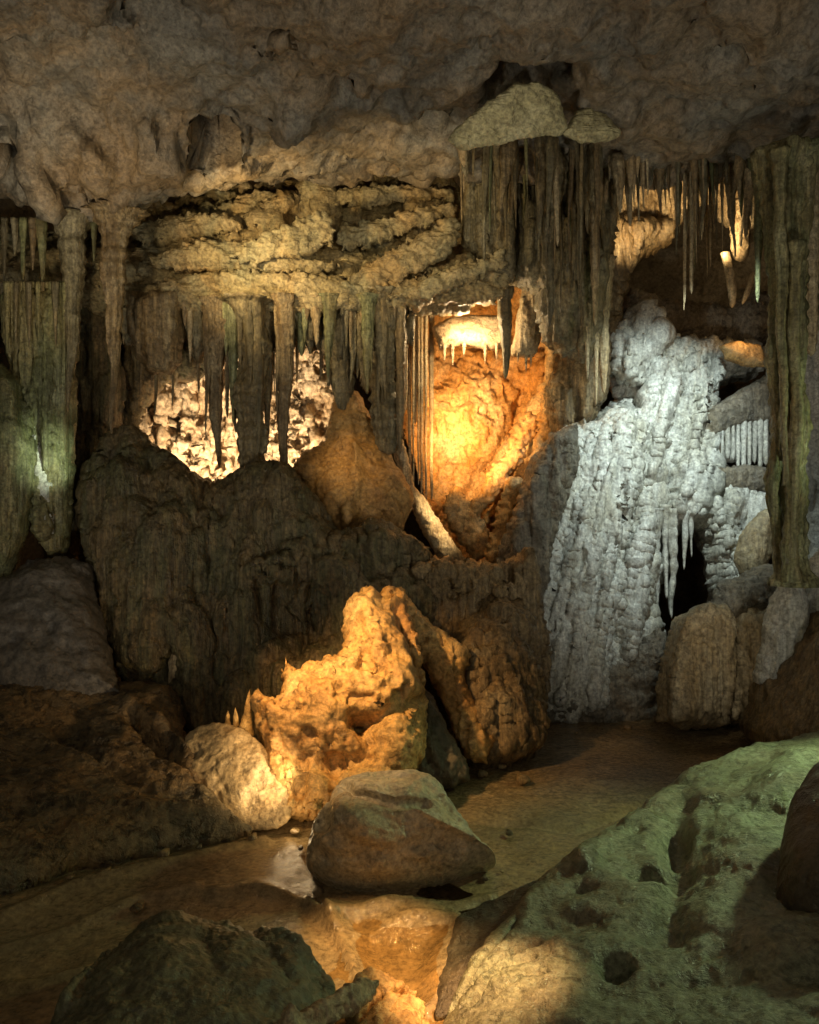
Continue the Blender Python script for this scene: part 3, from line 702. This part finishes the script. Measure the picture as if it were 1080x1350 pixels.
for k in range(46):
    uu = 160 + k * 8.2 + rnd.uniform(-3, 3)
    drip('stalactite', uu, 392, 412 + rnd.random() ** 2 * 70 + 8, rnd.uniform(6, 15), rnd.uniform(7.7, 8.1), M[rnd.choice(['green_drip', 'drip', 'brown_drip', 'pale_drip'])],
         'short stalactite in the ragged fringe along the underside of the banded ledge', 'stalactite', 'fringe under the banded ledge')
for k in range(12):
    uu = 290 + k * 26 + rnd.uniform(-8, 8)
    body('rock', [(uu - 14, 262), (uu - 9, 246), (uu + 4, 238), (uu + 14, 246), (uu + 15, 266), (uu, 272)], 8.75 + rnd.uniform(-.1, .1), .1, 12, M['pale_drip'],
         'small warm lit block in the row lying on top of the banded ledge', 'rock', 'blocks on top of the banded ledge', step=2, jag=4, layers=[('block', 4, .06), ('fbm', 12, .03)])
# ---- ceiling slab and hanging fringe
body('flat_rock', [(588, 184), (598, 174), (640, 138), (680, 112), (708, 106), (730, 118), (742, 142), (748, 168), (738, 178), (690, 182), (645, 192), (606, 198)],
     [(590, 186, 6.15), (712, 105, 5.95), (740, 175, 6.3)], .04, 14, M['slab'], 'pale yellowish wedge shaped slab hanging from the ceiling', 'rock slab', step=2, jag=3,
     layers=[('fbm', 2.5, .05), ('block', 3, .03), ('strata', 12, .03, .6), ('fbm', 14, .018)])
body('flat_rock', [(742, 176), (756, 150), (776, 142), (800, 152), (822, 176), (806, 186), (770, 188)],
     6.35, .08, 18, M['slab'], 'small blunt pale slab beside the wedge shaped ceiling slab', 'rock slab', step=2, jag=3, layers=[('fbm', 3, .05), ('fbm', 14, .02)])
body('flowstone_curtain', [(612, 188), (820, 188), (812, 260), (806, 300), (796, 360), (788, 440), (776, 470), (742, 468), (718, 440), (712, 385), (690, 372), (664, 376), (640, 345), (615, 320)],
     7.9, .15, 30, M['drip'], 'dark fluted rock curtain behind the stalactites below the pale slab', 'flowstone curtain', step=2.4, jag=5, jag_v=.3, layers=[('fbm', 1.5, .1), ('flute', 6, .16, .08), ('flute', 16, .05, .08), ('fbm', 12, .02)])
for k in range(64):
    uu = 606 + 198 * rnd.random()
    lo = 235 + 110 * rnd.random() ** 1.6 + (150 * rnd.random() ** 1.5 if uu > 710 else 0)
    if uu < 640: lo = 212 + 90 * rnd.random() ** 2
    ww = rnd.choice([5, 6, 7, 8, 10, 14, 20, 26])
    drip('stalactite', uu, 182, lo, ww, rnd.uniform(6.8, 7.7), M[rnd.choice(['drip', 'drip', 'drip', 'green_drip', 'brown_drip', 'pale_drip'])],
         'slim dark stalactite in the dense fringe below the pale ceiling slab', 'stalactite', 'dense fringe below the pale slab', p=rnd.uniform(.6, 1.4), tip=rnd.uniform(.06, .25), bulge=.5, wob=1.0, knob=.16)
for u0, v0, v1, w, Y, lb in [(785, 215, 430, 18, 7.5, 'long cream lit stalactite on the right side of the dense fringe'), (797, 340, 520, 22, 7.9, 'stout cream stalactite hanging left of the white flowstone head'),
                             (786, 380, 535, 10, 7.8, 'slender cream stalactite against the stout cream one'), (775, 400, 500, 12, 7.7, 'short brown cream stalactite left of the slender cream one')]:
    drip('stalactite', u0, v0, v1, w, Y, M['pale_drip'], lb, 'stalactite', p=.6, bulge=.3)
body('flowstone', [(760, 280), (800, 286), (850, 292), (892, 296), (880, 318), (846, 334), (824, 370), (812, 410), (800, 520), (770, 560), (735, 580), (720, 520), (740, 470)], 8.7, .2, 28, M['brown_drip'],
     'ochre rock corner below the cream band, left of the dark recess', 'flowstone wall', step=2.5, layers=FLOW)
body('flowstone_band', [(770, 205), (1010, 200), (1016, 262), (990, 300), (962, 296), (945, 268), (925, 262), (902, 286), (880, 300), (840, 298), (790, 300)], 8.95, .12, 20, M['pale_drip'], 'cream lit band of flowstone high behind the right stalactites', 'flowstone band', step=2.2, jag=7, jf=.05, layers=FLOW)
for k in range(78):
    uu = 796 + 206 * rnd.random()
    lo = 232 + 70 * rnd.random() ** 1.6 + (90 * rnd.random() ** 1.4 if uu > 890 else 0)
    drip('stalactite', uu, 205, lo, rnd.choice([4, 5, 6, 8, 10, 14, 18]), rnd.uniform(7.2, 8.0), M[rnd.choice(['drip', 'green_drip', 'brown_drip', 'pale_drip', 'pale_drip'])],
         'slim stalactite in the fringe along the right ceiling lip', 'stalactite', 'fringe along the right ceiling lip', p=rnd.uniform(.6, 1.4), tip=rnd.uniform(.06, .25), bulge=.5, wob=1.0, knob=.16)
for u0, v0, v1, w in [(903, 220, 400, 5), (912, 220, 388, 7), (919, 210, 300, 5), (937, 215, 352, 5), (902, 300, 410, 3)]:
    drip('stalactite', u0, v0, v1, w, 7.6, M['pale_drip'], 'soda straw hanging before the dark recess', 'stalactite', 'soda straws before the dark recess', p=.4, tip=.4)
drip('stalactite', 977, 265, 345, 24, 8.2, M['pale_drip'], 'stubby cream lit stalactite left of the tall column', 'stalactite', p=.3, tip=.5)
drip('stalactite', 958, 335, 405, 14, 8.2, M['pale_drip'], 'cream lit twisted stalactite at the right of the dark recess', 'stalactite', lean=8, p=.4, tip=.3, wob=1.2)
drip('stalactite', 992, 360, 402, 10, 8.2, M['pale_drip'], 'small cream stalactite leaning beside the tall column', 'stalactite', lean=-14, p=.4, tip=.3, wob=1.2)
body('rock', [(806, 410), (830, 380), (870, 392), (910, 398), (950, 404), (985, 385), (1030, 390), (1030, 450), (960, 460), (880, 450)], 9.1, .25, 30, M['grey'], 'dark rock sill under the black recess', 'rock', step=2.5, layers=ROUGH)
# ---- white flowstone and the right side
CASC = body('flowstone_cascade', [(812, 436), (824, 424), (844, 424), (862, 440), (880, 456), (920, 464), (955, 462), (990, 462), (1006, 484), (962, 494), (936, 500), (924, 540), (928, 596), (944, 636), (1000, 640), (1018, 678), (990, 692), (974, 740), (1004, 762), (950, 806), (946, 770), (940, 725), (930, 690), (912, 684), (886, 692), (872, 730), (866, 790), (862, 846), (834, 880), (812, 950), (735, 955), (700, 930), (684, 880), (690, 780), (712, 690), (722, 620), (738, 585), (764, 560), (800, 552), (828, 524), (812, 480), (806, 430)],
     [(750, 940, 8.05), (850, 420, 8.95), (990, 700, 8.6)], .3, 60, M['white'], 'great white flowstone cascade on the right, spreading from a knobbly head', 'flowstone cascade', step=2, jag=6, fade=9,
     layers=[('fbm', 1.1, .16), ('flute', 2.2, .2, .1, -.25), ('flute', 5, .11, .1, -.3), ('fbm', 5, .03), ('flute', 11, .045, .07, -.3), ('pit', 2.6, .1, .25), ('fbm', 22, .008), ('flute', 24, .016, .06, -.3)],
     ridges=[([(866, 650), (882, 690), (872, 725)], 13, -.75), ([(862, 590), (866, 630)], 7, -.35), ([(896, 640), (900, 670)], 6, -.4), ([(860, 800), (868, 760)], 7, -.35), ([(870, 560), (862, 610), (850, 650)], 9, -.2),
             ([(893, 600), (896, 680)], 10, -.14), ([(820, 540), (836, 560)], 12, -.2), ([(905, 520), (912, 640), (905, 690)], 14, .12), ([(790, 570), (760, 700), (740, 860)], 30, .1),
             ([(830, 640), (815, 690)], 9, -.14), ([(840, 430), (846, 445)], 8, -.1)],
     bumps=[(840, 452, 20, 22, .16), (862, 464, 7, 9, -.15), (905, 460, 34, 18, .12), (822, 500, 12, 30, -.15)])
for dp, dpl, dT, dR in [
    ([(796, 562), (826, 545), (850, 556), (846, 640), (818, 740), (806, 850), (812, 936), (752, 946), (716, 920), (696, 872), (722, 760), (752, 660), (778, 592)], [(750, 940, 7.8), (830, 550, 8.35), (700, 870, 7.95)], .22, 40),
    ([(846, 474), (884, 470), (896, 520), (880, 580), (862, 650), (850, 740), (852, 800), (838, 850), (814, 884), (806, 800), (828, 700), (843, 600), (844, 540)], [(820, 870, 7.85), (870, 475, 8.55), (806, 800, 7.95)], .2, 24),
    ([(888, 470), (940, 470), (950, 500), (930, 522), (922, 580), (928, 630), (945, 660), (962, 705), (976, 742), (992, 764), (956, 792), (942, 730), (926, 692), (904, 686), (890, 694), (878, 660), (890, 600), (898, 540)], [(940, 760, 8.1), (910, 475, 8.6), (890, 690, 8.15)], .2, 26),
    ([(806, 446), (820, 420), (842, 412), (864, 430), (870, 468), (856, 502), (830, 512), (812, 486)], 8.5, .16, 26),
    ([(860, 440), (905, 450), (950, 446), (985, 455), (1004, 476), (952, 494), (900, 492), (866, 484)], 8.6, .16, 22),
    ([(938, 640), (990, 642), (1018, 660), (1012, 690), (986, 697), (973, 730), (988, 762), (964, 772), (950, 712)], 8.3, .14, 18),
    ([(764, 566), (786, 560), (770, 640), (742, 740), (724, 850), (706, 890), (694, 860), (708, 760), (728, 660), (742, 590)], [(700, 880, 7.9), (770, 570, 8.3), (694, 860, 7.95)], .12, 18)]:
    body('drape', dp, dpl, dT, dR, M['white'], step=2, jag=9, jf=.05, parent=CASC, back=1.2, layers=[('fbm', 1.4, .1), ('flute', 4, .12, .08, -.3), ('flute', 8, .045, .06, -.3), ('fbm', 5, .025), ('flute', 20, .012, .06, -.3), ('pit', 4, .07, .25), ('fbm', 24, .006)])
for u0, v0, v1, w in [(864, 700, 812, 18), (877, 695, 790, 13), (889, 700, 816, 22), (902, 690, 752, 11), (856, 770, 832, 14), (914, 690, 735, 9)]:
    drip('drapery_finger', u0, v0 - 30, v1, w, 8.05, M['white'], None, None, None, parent=CASC, p=.8, tip=.15, bulge=.5, flute=.4, wob=.8, knob=.16)
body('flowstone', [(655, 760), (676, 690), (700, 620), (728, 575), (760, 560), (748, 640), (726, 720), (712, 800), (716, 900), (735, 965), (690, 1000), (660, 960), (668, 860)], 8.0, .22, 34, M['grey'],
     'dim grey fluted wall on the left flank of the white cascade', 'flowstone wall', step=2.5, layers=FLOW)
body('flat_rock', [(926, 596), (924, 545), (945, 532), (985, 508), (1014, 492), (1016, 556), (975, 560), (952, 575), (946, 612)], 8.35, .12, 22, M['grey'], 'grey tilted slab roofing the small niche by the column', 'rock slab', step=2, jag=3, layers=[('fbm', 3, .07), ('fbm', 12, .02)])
NICHE = body('organ_pipe_drapery', [(946, 562), (960, 552), (1012, 548), (1016, 596), (1008, 608), (950, 610)], 8.42, .03, 10, M['white'], 'white organ pipe drapery lining the small niche by the column', 'drapery', step=2, jag=2, layers=[('flute', 12, .04, .1)])
for k in range(9):
    drip('pipe', 952 + k * 7.2, 556 - k * 1.2, rnd.uniform(606, 619), rnd.uniform(6, 9), 8.3, M['white'], None, None, None, p=.3, tip=.45, parent=NICHE, bulge=.3)
body('rock', [(930, 618), (1000, 612), (1030, 625), (1030, 650), (940, 648)], 8.25, .1, 14, M['grey'], 'narrow grey sill under the organ pipe niche', 'rock', step=2, layers=[('fbm', 4, .06)])
body('flowstone', [(1020, 425), (1250, 410), (1250, 780), (1046, 760), (1020, 640)], 8.8, .2, 50, M['white'], 'pale wall showing at the right edge behind the tall column', 'flowstone wall', step=3.5, layers=FLOW)
body('rock', [(968, 742), (976, 706), (992, 684), (1014, 672), (1022, 720), (1004, 752), (982, 764)], 7.9, .14, 22, M['stub'], 'oval brown stone leaning on the white cascade by the column foot', 'rock', step=2, smooth=True, jag=2, layers=SMOOTH)
body('rock', [(946, 455), (970, 450), (1004, 456), (1010, 484), (975, 482), (955, 474)], 8.2, .08, 14, M['orange'], 'small orange lit rock in the crook right of the white head', 'rock', step=2, jag=3, layers=[('fbm', 6, .05), ('fbm', 16, .02)])
body('rock', [(905, 806), (940, 792), (958, 764), (990, 758), (1020, 742), (1040, 780), (1020, 812), (960, 822)], 7.55, .2, 26, M['grey'], 'dark grey rock heap behind the tan stumps', 'rock', step=2, layers=ROUGH)
body('stalagmite', [(870, 950), (876, 880), (894, 818), (925, 798), (952, 800), (966, 830), (962, 890), (955, 955), (900, 960)], [(930, 800, 7.4), (880, 945, 7.15), (950, 945, 7.15)], .28, 46, M['stub'],
     'fat tan fluted stalagmite stump, left one of the two below the white cascade', 'stalagmite', step=2, jag=2.5, layers=[('fbm', 2, .08), ('flute', 5, .1, .1), ('flute', 14, .03, .1), ('fbm', 9, .02), ('fbm', 24, .008)])
body('stalagmite', [(954, 950), (962, 870), (964, 812), (990, 800), (1012, 806), (1028, 840), (1034, 885), (1024, 920), (990, 958)], [(990, 800, 7.55), (960, 945, 7.3), (1020, 925, 7.25)], .26, 40, M['stub'],
     'ribbed grey tan stalagmite stump, right one of the two below the white cascade', 'stalagmite', step=2, jag=2.5, layers=[('fbm', 2, .08), ('flute', 7, .11, .1), ('flute', 16, .03, .1), ('fbm', 9, .02), ('fbm', 24, .008)])
body('flowstone', [(700, 955), (740, 900), (800, 870), (870, 830), (890, 850), (884, 955), (800, 965)], 7.8, .16, 40, M['grey'], 'low shadowed rock step between the white cascade and the tan stump', 'rock', step=2.5, layers=ROUGH)
body('rock_slope', [(978, 965), (1000, 905), (1030, 862), (1080, 812), (1150, 770), (1400, 720), (1400, 960), (1150, 975), (1080, 985), (1010, 1000)], [(985, 955, 6.9), (1080, 815, 6.7), (1080, 975, 5.9)], .15, 40, M['brown_drip'],
     'smooth brown rock slope on the right between the stumps and the green bank', 'rock slope', step=2.5, layers=[('fbm', 1.6, .12), ('flute', 5, .04, .5), ('fbm', 8, .03)])
body('stalagmite', [(996, 900), (1006, 850), (1016, 806), (1030, 775), (1044, 752), (1056, 770), (1062, 810), (1072, 860), (1080, 910), (1040, 915)], 6.7, .14, 22, M['white'], 'white pointed stalagmite at the foot of the tall column', 'stalagmite', step=2, jag=3, layers=[('fbm', 4, .06), ('flute', 9, .05)])
body('stalagmite', [(1050, 850), (1056, 790), (1068, 748), (1090, 716), (1140, 720), (1180, 800), (1170, 860), (1080, 880)], 6.75, .2, 34, M['white'], 'broad pale stalagmite cut by the right edge beside the column foot', 'stalagmite', step=2, jag=3, layers=[('fbm', 3, .07), ('flute', 8, .05)])
COLM = drip('column', 1042, 200, 772, 44, 6.4, M['green_drip'], 'tall green brown dripstone column of fused shafts standing at the right', 'column', w_end=36, p=1.0, flute=.45, bulge=.2, lean=2, segs=64, wob=.6, flare=(1.0, .9), knob=.16, kind='thing')
for u0, v0, v1, w, e, dy, le in [(1016, 200, 770, 26, 16, -.05, 14), (1060, 200, 560, 20, 8, -.1, -4), (1030, 200, 640, 16, 7, -.22, 4), (1024, 200, 470, 14, 4, -.2, 2), (1050, 320, 768, 14, 18, -.2, -6)]:
    drip('shaft', u0, v0, v1, w, 6.4 + dy, M['green_drip'], None, None, None, w_end=e, p=.8, flute=.4, bulge=.3, lean=le, wob=.9, flare=(.8, .4), knob=.16, parent=COLM)
drip('stalactite', 1068, 205, 470, 26, 6.7, M['pale_drip'], 'long cream stalactite at the right edge behind the tall column', 'stalactite', p=.4, tip=.3)
drip('stalactite', 1000, 205, 400, 14, 6.7, M['green_drip'], 'slender green stalactite hanging close to the left of the tall column', 'stalactite', p=.5)
drip('stalactite', 1096, 200, 560, 34, 6.9, M['green_drip'], 'green stalactite just past the right edge by the tall column', 'stalactite', p=.5)
# more hanging rock at the far left under the ceiling bulge
for k in range(14):
    uu = -6 + k * 13 + rnd.uniform(-4, 4)
    if 70 < uu < 115 or 125 < uu < 165: continue
    drip('stalactite', uu, 288, 330 + rnd.random() * 60, rnd.uniform(8, 18), rnd.uniform(7.0, 7.5), M[rnd.choice(['drip', 'green_drip', 'brown_drip'])], 'stubby stalactite below the tan ceiling bulge at far left', 'stalactite', 'stubs below the tan ceiling bulge')

# ------------------------------------------------------------------ lamps of the show cave, with added fill spots
def lamp(name, pos, power, col, target=None, size=40, blend=.6, rad=.05):
    l = bpy.data.lights.new(name, 'SPOT' if target is not None else 'POINT')
    l.energy = power
    l.color = col
    l.shadow_soft_size = rad
    o = bpy.data.objects.new(name, l)
    o.location = pos
    if target is not None:
        l.spot_size = math.radians(size)
        l.spot_blend = blend
        from mathutils import Vector
        o.rotation_euler = (Vector(target) - Vector(pos)).to_track_quat('-Z', 'Y').to_euler()
    COL.objects.link(o)
    return o


WARM, AMBER, COOL, GREEN, PALE = (1, .72, .38), (1, .56, .2), (.84, 1, .95), (.74, 1, .52), (1, .86, .62)
# unseen fill spots added behind the viewer: dim and broad
lamp('rear_fill', (-1.6, -.6, 3.2), 80, (1, .88, .66), (-.6, 7, 2.4), 110, 1, .4)
lamp('rear_fill', (2.0, -1.0, 3.2), 70, (1, .9, .7), (.8, 7, 3.0), 110, 1, .4)
# added low fill at both sides, out of view, shining up over roof and formations
lamp('side_fill', (-3.0, 2.6, .5), 235, (1, .95, .8), (-1.5, 6.6, 4.8), 100, 1, .15)
lamp('side_fill', (3.0, 2.4, 1.0), 190, (1, .96, .82), (1.2, 7.2, 3.6), 90, 1, .15)
lamp('roof_fill', P(60, 430, 5.2), 75, (1, .8, .5), P(110, 200, 6.9), 110, 1)  # added warm spot, brightens the left side of the roof
# alcove
lamp('alcove_lamp', P(590, 610, 8.2), 340, (1, .52, .18), P(640, 560, 9.6), 92, 1)
lamp('alcove_lamp', P(588, 600, 8.3), 190, (1, .74, .4), P(604, 556, 9.6), 40, 1)  # second spot added to make the pale hotspot
lamp('slope_fill', P(430, 480, 6.7), 42, (1, .66, .3), P(470, 635, 8.0), 40, 1)  # added spot to make the rust boulder look lit
lamp('shelf_lamp', P(620, 440, 8.45), 34, WARM)
lamp('rib_fill', P(650, 600, 7.5), 130, WARM, P(575, 685, 8.1), 44, 1, .03)  # added spot to brighten the pale rib
# bright wall behind the mound
lamp('wall_lamp', P(262, 680, 8.6), 300, (1, .74, .46), P(275, 570, 9.4), 90, .9)
lamp('wall_lamp', P(400, 690, 8.7), 300, (1, .74, .46), P(395, 560, 9.4), 80, .9)
# crag
lamp('crag_lamp', P(280, 600, 4.4), 400, (1, .58, .22), P(455, 895, 5.7), 56, 1)
lamp('boulder_lamp', P(300, 640, 4.2), 130, (1, .72, .4), P(500, 1050, 4.6), 26, 1)  # extra spot added to light the top of the banded boulder
lamp('boulder_lamp', P(398, 1030, 4.85), 42, WARM, P(318, 1015, 5.3), 80, 1, .03)
lamp('boulder_lamp', P(385, 1085, 4.95), 1.5, WARM)
# white cascade
lamp('cascade_lamp', (2.45, 6.0, 4.6), 520, COOL, P(875, 610, 8.2), 62, 1, .05)
lamp('stump_fill', (2.2, 5.0, 2.6), 45, PALE, P(935, 865, 7.3), 30, 1, .05)  # added spot to lift the tan stumps
# bank
lamp('bank_lamp', (3.5, 4.9, 2.3), 270, GREEN, P(960, 1130, 4.2), 76, 1, .08)
lamp('column_fill', (4.4, 5.7, 2.4), 40, GREEN, P(1040, 560, 6.4), 60, 1, .05)  # added green spot for the right side of the column
# pool corner
lamp('pool_lamp', (1.5, 2.7, 4.4), 3000, (1, .6, .24), P(505, 1255, 3.65), 12, 1)
lamp('pool_lamp', (1.5, 2.5, 4.4), 3800, (1, .56, .24), P(612, 1322, 3.14), 11, 1)
# ledge
lamp('ledge_lamp', (-1.9, 6.5, 4.25), 150, (1, .74, .36), P(430, 320, 8.1), 112, 1)
lamp('ledge_lamp', (.15, 6.1, 4.4), 42, (1, .8, .46), P(500, 320, 8.1), 120, 1)
lamp('band_lamp', P(835, 315, 7.9), 60, WARM, P(838, 245, 8.95), 120, 1)
lamp('band_lamp', P(945, 330, 7.9), 60, WARM, P(950, 245, 8.95), 120, 1)
lamp('niche_lamp', P(985, 440, 8.0), 2, AMBER)
lamp('curtain_lamp', P(150, 640, 6.4), 60, (.85, 1, .7), P(54, 600, 7.0), 40, 1)
lamp('slab_lamp', P(620, 260, 5.4), 9, PALE, P(690, 150, 6.2), 70, .8)

W = bpy.data.worlds.new('World')
SC.world = W
W.use_nodes = True
bg = W.node_tree.nodes['Background']
bg.inputs[0].default_value = (1, .9, .72, 1)
bg.inputs[1].default_value = .15

# ------------------------------------------------------------------ camera and output
cam = bpy.data.cameras.new('camera')
co = bpy.data.objects.new('camera', cam)
co.location = (0, 0, CZ)
co.rotation_euler = (math.pi / 2, 0, 0)
cam.sensor_fit = 'HORIZONTAL'
cam.sensor_width = 36
cam.lens = 36 * F / 1080
cam.clip_end = 200
COL.objects.link(co)
SC.camera = co
SC.render.engine = 'CYCLES'
SC.cycles.use_denoising = True
SC.cycles.max_bounces = 6
SC.cycles.sample_clamp_indirect = 4
SC.view_settings.view_transform = 'Standard'
SC.view_settings.look = 'None'
SC.view_settings.exposure = 0
SC.view_settings.gamma = 1
SC.view_settings.use_curve_mapping = False
